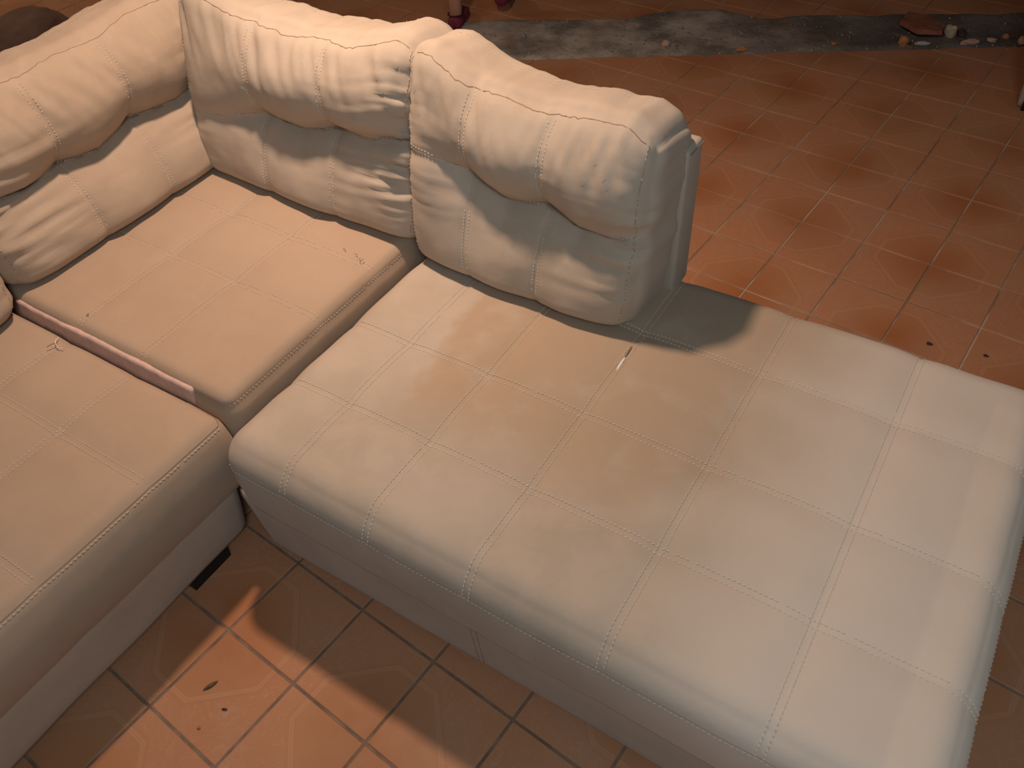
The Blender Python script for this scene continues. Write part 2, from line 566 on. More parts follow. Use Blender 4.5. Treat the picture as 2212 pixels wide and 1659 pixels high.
# ---- chaise
chaise = empty('chaise_longue', (-0.40, 0.97, 0.0))
tag(chaise, 'long beige suede chaise section with quilted stained top, on the right', 'sofa', 'sections of the corner sofa')
lo, hi = (-1.062, 0.523, 0.236), (0.252, 1.405, 0.424)
LX = [-0.894, -0.6986, -0.4862, -0.2385, 0.0132]
RY = [0.7216, 0.9188, 1.1801]
seat = Soft(lo, hi, 0.055, quilt(LX, RY, seed=1.3, lo=lo, hi=hi), flat=True)
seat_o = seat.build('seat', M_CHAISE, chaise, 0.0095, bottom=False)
off = 0.0062
for x in LX:
    path = [(x, hi[1], 0.36), (x, hi[1], hi[2]), (x, lo[1], hi[2]), (x, lo[1], 0.366)]
    stitches('stitching', seat.surf, pair(path, None, off, 0), M_THREAD, seat_o, w=0.0007)
for y in RY:
    path = [(-1.03, y, hi[2]), (hi[0], y, hi[2]), (hi[0], y, 0.366)]
    stitches('stitching', seat.surf, pair(path, None, off, 1), M_THREAD, seat_o, w=0.00085)
zs = 0.363
stitches('stitching', seat.surf, [[(lo[0] + 0.02, lo[1], zs), (hi[0], lo[1], zs), (hi[0], hi[1], zs)]], M_THREAD, seat_o, w=0.0007)
tube_on('seam', seat.surf, [(lo[0], hi[1], zs + 0.004), (lo[0], lo[1], zs + 0.004), (hi[0], lo[1], zs + 0.004), (hi[0], hi[1], zs + 0.004)], M_SEAM, seat_o, 0.0006, -0.0002)
tube_on('seam', seat.surf, [(lo[0], hi[1], 0.238), (lo[0], lo[1], 0.238), (hi[0], lo[1], 0.238), (hi[0], hi[1], 0.238)], M_SEAM, seat_o, 0.0014, -0.0006)
base = Soft((-1.082, 0.532, 0.026), (0.240, 1.400, 0.246), 0.014,
            lambda P, Q, N: N * (0.0025 * vnoise(Q[:, 0] * 6, Q[:, 2] * 6 + Q[:, 1] * 6, 2.2))[:, None] + np.stack([0 * P[:, 0], 0.020 * np.clip((0.23 - P[:, 2]) / 0.2, 0, 1) * np.clip((0.75 - P[:, 1]) / 0.2, 0, 1), 0 * P[:, 0]], 1))
base_o = base.build('base', M_FAB, chaise, 0.022)
stitches('stitching', base.surf, pair([(-0.500, 0.532, 0.226), (-0.505, 0.532, 0.045)], None, 0.006, 0), M_DTHREAD, base_o, w=0.0006)

def prism(name, prof, x0, x1, mat, parent, axis='x', r=0.012):
    """Extrude a closed (a,z) profile along x or y, with bevelled edges."""
    bm = bmesh.new()
    def p(a, z, t): return (t, a, z) if axis == 'x' else (a, t, z)
    v0 = [bm.verts.new(p(a, z, x0)) for a, z in prof]
    v1 = [bm.verts.new(p(a, z, x1)) for a, z in prof]
    n = len(prof)
    bm.faces.new(v0); bm.faces.new(v1[::-1])
    for i in range(n):
        j = (i + 1) % n
        bm.faces.new((v0[j], v0[i], v1[i], v1[j]))
    bmesh.ops.recalc_face_normals(bm, faces=bm.faces)
    bmesh.ops.bevel(bm, geom=list(bm.edges), offset=r, segments=4, profile=0.5, affect='EDGES')
    me = bpy.data.meshes.new(name)
    bm.to_mesh(me); bm.free()
    return link(name, me, mat, parent)

prof = [(1.328, 0.405), (1.338, 0.748), (1.412, 0.748), (1.412, 0.405)]
fr = prism('back_frame', prof, -1.080, -0.492, M_FAB, chaise, 'x', 0.010)
tube_on('seam', None, [(-0.4905, 1.345, 0.7415), (-0.4895, 1.402, 0.7425)], M_SEAM, fr, 0.0012, raw=True)
for x in (-0.95, 0.14):
    for y in (0.62, 1.30):
        link('foot', box_mesh('foot', (x - 0.05, y - 0.02, 0.0), (x + 0.05, y + 0.02, 0.034)), M_BLACK, chaise, smooth=False)

# slit in the fabric with filling showing, plus loose bits
def lens(name, a, b, width, mat, parent, height=0.002):
    a = np.array(a); b = np.array(b)
    t = b - a; s = np.cross((0, 0, 1.0), t); s /= np.linalg.norm(s)
    V, F = [], []
    n = 10
    for i in range(n + 1):
        u = i / n
        w = width * math.sin(math.pi * u) ** 0.8 / 2 + 0.0001
        p = a + t * u
        V += [p - s * w, p + np.array((0, 0, height)) * math.sin(math.pi * u), p + s * w, p - np.array((0, 0, 0.002))]
    for i in range(n):
        q = i * 4
        for k in range(4):
            l = (k + 1) % 4
            F.append((q + k, q + l, q + 4 + l, q + 4 + k))
    return link(name, mesh_from(name, V, F), mat, parent)
zt = seat.surf([(-0.483, 1.07, hi[2])])[0][2]
o = lens('tear', (-0.4845, 1.047, zt + 0.0006), (-0.4865, 1.098, zt + 0.0006), 0.0062, M_FOAM, seat_o); o['label'] = 'white filling showing through a short slit in the seam'
o = lens('tear_edge', (-0.4862, 1.085, zt + 0.0012), (-0.4885, 1.128, zt + 0.0012), 0.0030, M_DTHREAD, seat_o, 0.0006)

# ---- corner seat
corner = empty('corner_seat', (-1.52, 0.98, 0.0))
tag(corner, 'square beige suede corner sofa section with a pink lined side, between chaise and left seat', 'sofa', 'sections of the corner sofa')
clo, chi = (-1.92, 0.598, 0.226), (-1.098, 1.355, 0.436)
CX = [-1.555, -1.352]
CY = [0.876, 1.066]
cq = quilt(CX, CY, groove=0.006, crown=0.010, seed=7.7, lo=clo, hi=chi)
def cdisp(P, Q, N):
    d = cq(P, Q, N)
    # sewn edge: boxing tucks in just under the top seam
    edge = np.exp(-((P[:, 2] - 0.412) / 0.010) ** 2) * (1 - np.abs(N[:, 2]))
    return d - N * (0.006 * edge)[:, None]
cs = Soft(clo, chi, 0.026, cdisp, flat=True)
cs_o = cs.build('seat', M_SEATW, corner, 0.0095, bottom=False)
for x in CX:
    stitches('stitching', cs.surf, pair([(x, clo[1] + 0.004, chi[2]), (x, chi[1], chi[2])], None, off, 0), M_THREAD, cs_o, w=0.0006)
for y in CY:
    stitches('stitching', cs.surf, pair([(clo[0], y, chi[2]), (chi[0], y, chi[2])], None, off, 1), M_THREAD, cs_o, w=0.00055, skip=0.3)
stitches('stitching', cs.surf, [[(chi[0], clo[1], 0.414), (chi[0], chi[1], 0.414)]], M_THREAD, cs_o, w=0.0006)
tube_on('seam', cs.surf, [(-1.21, clo[1], 0.414), (chi[0], clo[1], 0.414), (chi[0], chi[1], 0.414)], M_SEAM, cs_o, 0.0010, -0.0002)
# pink lining panel sewn into the side that faces the left seat
lin_s = Soft((-1.775, 0.5935, 0.235), (-1.195, 0.606, 0.424), 0.005,
             lambda P, Q, N: N * 0.0 + np.stack([0 * Q[:, 0], -0.003 * np.abs(vnoise(Q[:, 0] * 30, Q[:, 2] * 6, 3.1)) - 0.004 * np.sin((Q[:, 2] - 0.235) / 0.19 * math.pi), 0.003 * vnoise(Q[:, 0] * 9, Q[:, 2] * 2, 1.1)], 1))
lin = lin_s.build('lining_panel', M_LINING, corner, 0.008)
lin['label'] = 'pink ribbed lining strip'
cb = Soft((-1.92, 0.612, 0.028), (-1.112, 1.36, 0.232), 0.014)
cb.build('base', M_FAB, corner, 0.03)
prism('back_frame', [(1.362, 0.225), (1.368, 0.748), (1.440, 0.748), (1.440, 0.03)], -2.01, -1.092, M_FAB, corner, 'x', 0.010)
prism('side_frame', [(-1.925, 0.225), (-1.930, 0.748), (-2.01, 0.748), (-2.01, 0.03)], 0.610, 1.360, M_FAB, corner, 'y', 0.010)
for x, y in ((-1.2, 0.70), (-1.7, 0.70), (-1.2, 1.30), (-1.7, 1.30)):
    link('foot', box_mesh('foot', (x - 0.04, y - 0.02, 0.0), (x + 0.04, y + 0.02, 0.034)), M_BLACK, corner, smooth=False)
# loose thread loops
zc = chi[2] + 0.006
for n_, pts, m in (
    ('loose_thread', [(-1.152, 1.078, zc), (-1.148, 1.066, zc + .004), (-1.140, 1.062, zc + .003), (-1.134, 1.070, zc + .003), (-1.138, 1.080, zc)], M_DTHREAD),
    ('loose_thread', [(-1.172, 1.080, zc), (-1.164, 1.085, zc + .003), (-1.158, 1.077, zc)], M_DTHREAD),
    ('loose_thread', [(-1.210, 1.082, zc), (-1.203, 1.088, zc + .003), (-1.196, 1.080, zc)], M_DTHREAD),
    ('loose_thread', [(-1.560, 0.634, zc - .004), (-1.556, 0.641, zc), (-1.550, 0.636, zc), (-1.553, 0.629, zc - .003), (-1.560, 0.634, zc - .002)], M_DTHREAD)):
    a_ = np.array(pts); a_ = a_.mean(0) + (a_ - a_.mean(0)) * 0.62
    tube_on(n_, None, a_, m, cs_o, 0.0006, raw=True)

# ---- left seat
lseat = empty('sofa_seat', (-1.52, -0.1, 0.0))
tag(lseat, 'beige suede sofa seat section cut off by the left picture edge, with flat stitched front', 'sofa', 'sections of the corner sofa')
llo, lhi = (-1.92, -0.95, 0.224), (-1.098, 0.578, 0.412)
SX = [-1.572, -1.355]
SY = [-0.35, -0.09, 0.155, 0.392]
lq = quilt(SX, SY, groove=0.006, crown=0.008, seed=4.4, lo=llo, hi=lhi)
def ldisp(P, Q, N):
    d = lq(P, Q, N)
    fx = np.clip(N[:, 0], 0, 1)
    z = P[:, 2]
    d = d + np.stack([fx * (0.012 * np.sin(np.clip((z - 0.21) / 0.20, 0, 1) * math.pi) - 0.004 * np.exp(-((z - 0.228) / 0.008) ** 2)), 0 * z, 0 * z], 1)
    return d
ls = Soft(llo, lhi, 0.022, ldisp, flat=True)
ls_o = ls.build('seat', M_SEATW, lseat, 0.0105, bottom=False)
for x in SX:
    stitches('stitching', ls.surf, pair([(x, -0.4, lhi[2]), (x, lhi[1] - 0.01, lhi[2])], None, off, 0), M_THREAD, ls_o, w=0.0007)
for y in SY[1:]:
    stitches('stitching', ls.surf, pair([(-1.78, y, lhi[2]), (lhi[0] - 0.012, y, lhi[2])], None, off, 1), M_THREAD, ls_o, w=0.0007)
e_ = 0.396
stitches('stitching', ls.surf, [[(lhi[0], -0.5, e_), (lhi[0], lhi[1] - 0.01, e_)]], M_THREAD, ls_o, w=0.0008)
tube_on('seam', ls.surf, [(lhi[0], -0.5, e_ + 0.005), (lhi[0], lhi[1] - 0.01, e_ + 0.005), (lhi[0] - 0.1, lhi[1], e_ + 0.005)], M_SEAM, ls_o, 0.0010, -0.0002)
lb = Soft((-1.92, -0.95, 0.034), (-1.104, 0.554, 0.234), 0.012,
          lambda P, Q, N: N * (0.003 * vnoise(Q[:, 1] * 6, Q[:, 2] * 6, 9.2))[:, None] + np.stack([-0.040 * np.clip((0.225 - P[:, 2]) / 0.19, 0, 1) * np.clip((P[:, 0] + 1.30) / 0.18, 0, 1), 0 * Q[:, 2], 0 * Q[:, 2]], 1))
lb_o = lb.build('base', M_FAB, lseat, 0.022)
stitches('stitching', lb.surf, [[(-1.104, -0.5, 0.220), (-1.104, 0.535, 0.220)]], M_THREAD, lb_o, w=0.0008)
prism('back_frame', [(-1.925, 0.20), (-1.930, 0.748), (-2.01, 0.748), (-2.01, 0.034)], -0.95, 0.595, M_FAB, lseat, 'y', 0.010)
for y0 in (0.385, -0.6):
    link('skid', box_mesh('skid', (-1.30, y0, 0.0), (-1.152, y0 + 0.105, 0.030)), M_BLACK, lseat, smooth=False)
    link('skid', box_mesh('skid', (-1.80, y0, 0.0), (-1.70, y0 + 0.105, 0.040)), M_BLACK, lseat, smooth=False)
zl = lhi[2] + 0.006
tube_on('loose_thread', None, [(-1.585, 0.568, zl - .004), (-1.577, 0.556, zl), (-1.567, 0.549, zl + .001), (-1.553, 0.545, zl), (-1.540, 0.548, zl)], M_THREAD, ls_o, 0.0009, raw=True)
tube_on('loose_thread', None, [(-1.570, 0.550, zl), (-1.572, 0.543, zl + .002), (-1.576, 0.533, zl)], M_DTHREAD, ls_o, 0.0008, raw=True)
# scrap of lint on the front face
bm = bmesh.new(); bmesh.ops.create_icosphere(bm, subdivisions=2, radius=0.006)
for v in bm.verts: v.co *= 0.6 + 0.8 * abs(mnoise.noise(v.co * 300))
me = bpy.data.meshes.new('lint'); bm.to_mesh(me); bm.free()
lint = link('lint', me, M_FOAM, ls_o); lint.location = Vector((-1.080, 0.316, 0.327)) - lseat.location; lint['label'] = 'white scrap of lint'

# ------------------------------------------------------------------ back cushions
def cushion(name, label, origin, U, w, hgt, thick, lean, seams, crease, ears, seed, wl=1.0, wr=1.0, group=None, a_up=0.062, a_lo=0.048, step=0.0075, top_fold=1.0, mat=None):
    """Box cushion standing on its foot. U: unit vector along its width, front faces U x Z rotated."""
    U = np.array(U, float); Z = np.array((0, 0, 1.0)); Nf = np.cross(U, Z)      # front normal
    cl, sl = math.cos(lean), math.sin(lean)
    Vv = Z * cl - Nf * sl
    Nn = Nf * cl + Z * sl
    O = np.array(origin, float)
    root = empty(name, tuple(O))
    tag(root, label, 'cushion', 'back cushions along the corner sofa')
    r = 0.038
    lo = (-w / 2, 0.0, 0.0); hi = (w / 2, thick, hgt)
    sm = np.array(seams)
    def vc(u):
        x = u / w
        return np.interp(x, [c[0] for c in crease], [c[1] for c in crease])
    def warp(Q, P, N):
        u, n, v = Q[:, 0].copy(), Q[:, 1].copy(), Q[:, 2].copy()
        pu, pv = P[:, 0], P[:, 2]
        front = np.clip(-N[:, 1], 0, 1)
        front = front ** 0.5
        t = pv / hgt
        c = vc(pu)
        su = np.clip((t - c) / (1 - c), 0, 1)
        sd = np.clip((c - t) / c, 0, 1)
        up = a_up * np.sin(math.pi * su ** 0.82) * (t >= c)
        dn = a_lo * np.sin(math.pi * 0.66 * sd ** 1.0) * (t < c)
        dep = np.interp(pu / w, [q[0] for q in crease], [q[2] for q in crease])
        flatb = 0.046 * np.sin(math.pi * np.clip(0.10 + 0.86 * t, 0, 1)) ** 0.7
        ds = np.abs(pu[:, None] - sm[None, :]).min(1)
        col = 1 - 0.11 * np.exp(-(ds / 0.040) ** 2)
        endu = np.clip((w / 2 - np.abs(pu)) / 0.09, 0, 1)
        endf = (1 - (1 - endu) ** 2)
        bul = (dep * (up + dn) * col + (1 - dep) * flatb) * (0.30 + 0.70 * endf)
        bul -= 0.014 * dep * np.exp(-((t - c) / 0.045) ** 2) * (0.4 + 0.6 * endf)
        bul -= 0.0045 * np.exp(-(ds / 0.008) ** 2)
        bul -= 0.010 * np.exp(-(ds / 0.030) ** 2 - ((t - c) / 0.07) ** 2)
        # gathers that run inwards from both ends, round the level of the crease
        for sgn, amp in ((-1, wl), (1, wr)):
            e = np.exp(-np.clip((w / 2 - sgn * pu), 0, 1) / 0.10) * amp
            band = np.exp(-((t - c + 0.04) / 0.26) ** 2)
            q = vnoise(pu * 4.5 + 3 * sgn, pv * 46 + 9 * pu * sgn * (t - c), seed + 11 + sgn)
            q2 = vnoise(pu * 3 + 1, pv * 80 + 14 * pu * sgn * (t - c), seed + 31 + sgn)
            bul += e * band * (0.024 * (0.4 - np.abs(q) * 2.0) + 0.010 * (0.3 - np.abs(q2) * 1.6))
        # folds hanging from the top seam
        tf_ = np.exp(-((t - 0.86) / 0.16) ** 2) * top_fold
        q = vnoise(pu * 30 + pv * 14, pv * 4.0, seed + 3)
        q2 = vnoise(pu * 55 - pv * 10, pv * 6.0, seed + 4)
        bul += tf_ * (0.0085 * (0.35 - np.abs(q) * 1.8) + 0.0030 * q2)
        # puckers beside the sewn columns
        pk = np.exp(-(ds / 0.022) ** 2) * np.exp(-((t - c - 0.18) / 0.13) ** 2)
        bul += pk * 0.0030 * vnoise(pu * 8, pv * 120, seed + 6)
        bul += 0.006 * vnoise(pu * 7, pv * 7, seed + 8) + 0.0022 * vnoise(pu * 20, pv * 20, seed + 9)
        n = n - front * bul
        # the upper roll hangs over the crease
        v = v - front * 0.012 * dep * np.exp(-(su / 0.24) ** 2) * (t >= c) * (0.25 + 0.75 * endf) * col
        # bottom tucks under at the front
        # top outline: raised ears at both ends and a sagging middle
        x = pu / w + 0.5
        ear = np.interp(x, [e[0] for e in ears], [e[1] for e in ears])
        v = v + ear * np.clip((t - 0.35) / 0.65, 0, 1) ** 1.4
        topn = np.clip(N[:, 2], 0, 1)
        v = v + topn * (0.006 * vnoise(pu * 16, P[:, 1] * 10, seed + 13) + 0.003 * vnoise(pu * 45, P[:, 1] * 8, seed + 14)) * (t > 0.5)
        # ends: wrinkled and a little hollow
        endn = np.abs(N[:, 0])
        u = u + np.sign(N[:, 0]) * endn * (0.006 * vnoise(P[:, 1] * 9, pv * 30, seed + 15) + 0.004 * np.sin(math.pi * np.clip(t, 0, 1)) - 0.006 * np.exp(-((t - c) / 0.06) ** 2))
        # bottom corners draw in
        u = u * (1 - 0.05 * np.clip((0.22 - t) / 0.22, 0, 1) ** 2)
        return O + u[:, None] * U - n[:, None] * Nn + v[:, None] * Vv
    S = Soft(lo, hi, r, None, warp)
    body = S.build('cover', mat or M_CUSH, root, step)
    def front(u, v): return (u, 0.0, v)
    vt = hgt - 0.016
    # double-stitched columns
    for s_ in seams:
        pts = [front(s_, v) for v in np.linspace(0.04, vt - 0.01, 30)]
        stitches('stitching', S.surf, pair(pts, None, 0.0055, 0), M_THREAD, body, w=0.0007, dash=0.005, gap=0.0026, skip=0.12)
    # stitched crease
    us = np.linspace(-w / 2 + 0.02, w / 2 - 0.02, 40)
    pts = [front(u_, float(vc(np.array([u_]))[0]) * hgt) for u_ in us]
    stitches('stitching', S.surf, pair(pts, None, 0.004, 2), M_THREAD, body, w=0.0008, dash=0.006, gap=0.0025, skip=0.05)
    # top seam
    rng = random.Random(int(seed * 10))
    pts = [(u_, 0.0, vt + 0.004 * math.sin(u_ * 31 + seed) + rng.uniform(-0.0015, 0.0015)) for u_ in np.linspace(-w / 2 + 0.03, w / 2 - 0.03, 60)]
    tube_on('seam', S.surf, pts, M_SEAM, body, 0.0010, -0.0002)
    # end seams
    for sg in (-1, 1):
        ue = sg * (w / 2 - 0.022)
        pts = [front(ue, v) for v in np.linspace(0.03, vt, 40)]
        tube_on('seam', S.surf, pts, M_SEAM, body, 0.0006, 0.0001)
        stitches('stitching', S.surf, [pts], M_THREAD, body, w=0.0006, dash=0.005, gap=0.004, skip=0.2)
    # back edge seam of the top panel
    pts = [(u_, thick - 0.055, hgt) for u_ in np.linspace(-w / 2 + 0.05, w / 2 - 0.05, 40)]
    stitches('stitching', S.surf, [pts], M_THREAD, body, w=0.0006, dash=0.004, gap=0.004, skip=0.3)
    return root, S, body

LEAN = math.radians(9.5)
cr = [(-0.5, 0.615, 0.08), (-0.36, 0.605, 0.15), (-0.20, 0.575, 0.75), (-0.05, 0.50, 1.0), (0.115, 0.525, 1.0), (0.25, 0.465, 1.0), (0.38, 0.475, 0.7), (0.5, 0.53, 0.35)]
cushion('back_cushion', 'puffy beige back cushion standing at the end of the backrest, on the chaise', (-0.783, 1.160, 0.424), (1, 0, 0), 0.565, 0.437, 0.165, LEAN,
        [-0.112, 0.066], cr, [(0, 0.035), (0.12, 0.045), (0.3, 0.005), (0.5, -0.010), (0.75, -0.004), (0.88, 0.000), (1, -0.035)], 2.7, wl=0.3, wr=0.8, top_fold=1.35)
cr = [(-0.5, 0.40, 0.05), (-0.30, 0.43, 0.35), (-0.14, 0.50, 0.75), (0.02, 0.475, 1.0), (0.16, 0.53, 1.0), (0.30, 0.53, 0.8), (0.5, 0.60, 0.5)]
cushion('back_cushion', 'creased beige back cushion in the middle, right of the inner corner', (-1.405, 1.190, 0.436), (1, 0, 0), 0.72, 0.430, 0.165, LEAN,
        [-0.105, 0.115], cr, [(0, 0.04), (0.12, 0.040), (0.3, 0.005), (0.5, -0.005), (0.75, 0.006), (0.92, 0.035), (1, 0.015)], 5.1, wl=0.15, wr=1.7, top_fold=1.15)
cr = [(-0.5, 0.52, 0.6), (-0.30, 0.47, 0.85), (-0.17, 0.50, 1.0), (-0.03, 0.46, 1.0), (0.115, 0.52, 1.0), (0.30, 0.48, 0.9), (0.5, 0.54, 0.6)]
cushion('back_cushion', 'heavily wrinkled beige back cushion left of the inner corner, facing the chaise', (-1.755, 0.965, 0.436), (0, 1, 0), 0.74, 0.420, 0.165, LEAN,
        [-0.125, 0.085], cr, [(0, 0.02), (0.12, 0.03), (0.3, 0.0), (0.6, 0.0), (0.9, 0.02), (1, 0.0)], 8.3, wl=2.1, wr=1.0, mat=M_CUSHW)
cr = [(-0.5, 0.52, 0.6), (0.0, 0.50, 1.0), (0.5, 0.50, 0.6)]
cushion('back_cushion', 'beige back cushion of the left seat, only its lower corner showing at the picture edge', (-1.730, 0.262, 0.414), (0, 1, 0), 0.660, 0.415, 0.165, LEAN,
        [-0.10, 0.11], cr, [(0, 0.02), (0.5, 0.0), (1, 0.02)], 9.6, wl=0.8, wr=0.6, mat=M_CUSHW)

# ------------------------------------------------------------------ bits on the floor
def rock(name, label, loc, size, mat, seed, rot=0.0, cat='stone', group=None, amp=0.35):
    bm = bmesh.new()
    bmesh.ops.create_icosphere(bm, subdivisions=3, radius=1.0)
    for v in bm.verts:
        n1 = mnoise.noise(v.co * 1.1 + Vector((seed, seed * 2, 0)))
        n2 = mnoise.cell(v.co * 1.3 + Vector((seed, 0, seed)))
        v.co *= 1 + amp * n1 + 0.04 * n2
        v.co = Vector((v.co.x * size[0], v.co.y * size[1], max(v.co.z * size[2], -size[2] * 0.7)))
    zmin = min(v.co.z for v in bm.verts)
    for v in bm.verts: v.co.z -= zmin
    me = bpy.data.meshes.new(name); bm.to_mesh(me); bm.free()
    o = link(name, me, mat, None, smooth=False)
    o.location = loc; o.rotation_euler = (0, 0, rot)
    tag(o, label, cat, group or 'rubble on the concrete strip')
    return o

M_BRICK = plain('brick_red', (0.30, 0.115, 0.065), 0.9, 0.25, 25, 0.003)
M_CREAM = plain('cream_stone', (0.42, 0.34, 0.25), 0.9, 0.2, 40, 0.003)
M_ORANGE = plain('orange_chip', (0.42, 0.19, 0.09), 0.9, 0.2, 40, 0.003)
M_PINK = plain('pinkish_chip', (0.50, 0.34, 0.26), 0.9, 0.15, 40, 0.003)
M_WHITE = plain('white_chip', (0.45, 0.43, 0.45), 0.9, 0.15, 40, 0.003)
M_DARKST = plain('dark_stone', (0.07, 0.045, 0.04), 0.9, 0.2, 40, 0.003)
M_BLUE = plain('bluegrey_stone', (0.20, 0.20, 0.22), 0.9, 0.2, 40, 0.003)
zb = 0.006
# broken roof-tile slab resting on a lump
bm = bmesh.new()
pts = [(-0.055, -0.06), (0.048, -0.06), (0.062, -0.01), (0.050, 0.15), (-0.030, 0.185), (-0.095, 0.06)]
lo_ = [bm.verts.new((x, y, 0)) for x, y in pts]; hi_ = [bm.verts.new((x * 0.98, y * 0.98, 0.020)) for x, y in pts]
bm.faces.new(lo_[::-1]); bm.faces.new(hi_)
for i in range(6):
    j = (i + 1) % 6; bm.faces.new((lo_[i], lo_[j], hi_[j], hi_[i]))
bmesh.ops.bevel(bm, geom=list(bm.edges), offset=0.003, segments=2, affect='EDGES')
me = bpy.data.meshes.new('brick_fragment'); bm.to_mesh(me); bm.free()
o = link('brick_fragment', me, M_BRICK, smooth=False)
o.location = (-0.440, 3.835, 0.022); o.rotation_euler = (math.radians(-5), math.radians(3), math.radians(27))
tag(o, 'flat broken slab of red brick propped up among the rubble', 'brick')
rock('stone', 'round orange lump of brick at the left corner of the propped slab', (-0.492, 3.690, zb), (0.020, 0.018, 0.024), M_ORANGE, 1.1)
rock('stone', 'cream wedge of stone leaning right of the red slab', (-0.345, 3.845, zb), (0.026, 0.018, 0.030), M_CREAM, 2.3)
rock('stone', 'small dark stone right behind the cream wedge', (-0.305, 3.868, zb), (0.018, 0.018, 0.020), M_DARKST, 3.7)
rock('stone', 'bluish white chip lying below the red slab', (-0.425, 3.727, zb), (0.032, 0.012, 0.009), M_WHITE, 4.9, 0.5)
rock('stone', 'longest pinkish chip of plaster, right of the slab at the tile edge', (-0.258, 3.812, zb), (0.036, 0.014, 0.014), M_PINK, 5.2, 0.55)
rock('stone', 'flat brownish chip between the long pink chip and the orange pebble', (-0.185, 3.872, zb), (0.020, 0.012, 0.010), M_PINK, 6.1, 0.4)
rock('stone', 'small orange pebble near the right end of the rubble', (-0.143, 3.925, zb), (0.014, 0.012, 0.012), M_ORANGE, 7.4)
rock('stone', 'pale chip at the right picture edge beside the rubble', (-0.078, 3.905, zb), (0.018, 0.016, 0.016), M_PINK, 8.8)
rock('stone', 'flat orange chip on the front edge of the concrete strip, in the middle', (-1.058, 3.362, zb), (0.026, 0.010, 0.010), M_ORANGE, 9.5, 0.5)
rock('stone', 'yellowish pebble on the concrete strip left of the red slab', (-0.742, 3.572, zb), (0.011, 0.010, 0.009), M_ORANGE, 10.2)
rock('stone', 'pinkish pebble on the pale part of the concrete strip', (-1.358, 3.262, zb), (0.018, 0.014, 0.016), M_PINK, 11.6)
rock('stone', 'blue-grey pebble on the concrete strip above the chaise cushion', (-1.955, 3.070, zb), (0.018, 0.014, 0.012), M_BLUE, 12.1)
# grit too fine to count
rng = random.Random(8)
V, F = [], []
for q in range(420):
    x = rng.uniform(-2.3, 0.1)
    y = strip_front(x) + rng.uniform(0.01, 0.95) * (strip_back(x) - strip_front(x))
    s = rng.uniform(0.0015, 0.0055)
    n0 = len(V); a = rng.uniform(0, 3)
    for k in range(4):
        V.append((x + s * math.cos(a + k * 1.57), y + s * math.sin(a + k * 1.57), 0.004))
    V.append((x, y, 0.0095 + s * 0.5)); V.append((x, y, 0.0))
    for k in range(4):
        F.append((n0 + k, n0 + (k + 1) % 4, n0 + 4)); F.append((n0 + (k + 1) % 4, n0 + k, n0 + 5))
g = link('gravel', mesh_from('gravel', V, F), M_CREAM, smooth=False)
tag(g, 'fine grit scattered over the rough concrete strip', 'gravel', kind='stuff')

# dry leaf scrap and crumbs on the lit tiles, dark drops on the far tiles
M_LEAF = plain('dry_leaf', (0.13, 0.095, 0.045), 0.8, 0.3, 200)
M_DROP = plain('dried_drop', (0.055, 0.03, 0.04), 0.6)
def scrap(name, label, a, b, width, mat, hgt, cat):
    o = lens(name, (*a, 0.002), (*b, 0.002), width, mat, None, hgt)
    tag(o, label, cat, 'crumbs on the lit tiles' if cat == 'crumb' else None)
    return o
scrap('leaf_scrap', 'small curled dry leaf scrap on the brightly lit orange tiles between the seats', (-0.970, 0.232), (-0.958, 0.262), 0.0085, M_LEAF, 0.004, 'leaf')
scrap('crumb', 'tiny dark crumb in front of the leaf scrap on the lit tile', (-0.910, 0.2245), (-0.898, 0.2295), 0.0045, M_DARKST, 0.003, 'crumb')
scrap('crumb', 'round reddish crumb nearest the viewer on the lit tile', (-0.9235, 0.173), (-0.9175, 0.177), 0.0055, M_ORANGE, 0.003, 'crumb')
def drop(x, y, rad, label):
    V = [(0, 0, 0.0016)]; F = []
    for ring, (rr, z) in enumerate(((0.6, 0.0014), (1.0, 0.0002))):
        for k in range(18):
            a = 2 * math.pi * k / 18
            q = rad * rr * (1 + 0.10 * math.sin(3 * a + x * 50) + 0.06 * math.sin(5 * a))
            V.append((q * math.cos(a), q * 0.85 * math.sin(a), z))
    for k in range(18):
        l = (k + 1) % 18
        F.append((0, 1 + k, 1 + l)); F.append((1 + k, 19 + k, 19 + l, 1 + l))
    o = link('dried_drop', mesh_from('dried_drop', V, F), M_DROP)
    o.location = (x, y, 0.0004)
    tag(o, label, 'stain', 'dried drops behind the chaise')
drop(0.023, 1.931, 0.0085, 'larger dark dried drop on the tiles behind the chaise')
drop(0.160, 1.954, 0.0072, 'smaller dark dried drop on the tiles behind the chaise, farther right')

# ------------------------------------------------------------------ wall stub at the right picture edge
pier = empty('wall_stub', (0.20, 3.50, 0.0))
tag(pier, 'end of a broken plastered wall with a black foot at the right picture edge', 'wall stub')
sp = Soft((-0.010, 3.36, 0.0), (0.42, 3.66, 1.05), 0.012, lambda P, Q, N: N * (0.008 * vnoise(Q[:, 0] * 14 + Q[:, 1] * 14, Q[:, 2] * 14, 4.0))[:, None])
sp.build('plaster', M_PLASTER, pier, 0.025)
link('black_foot', box_mesh('black_foot', (0.012, 3.346, 0.0), (0.41, 3.40, 0.056)), M_BLACK, pier, smooth=False)

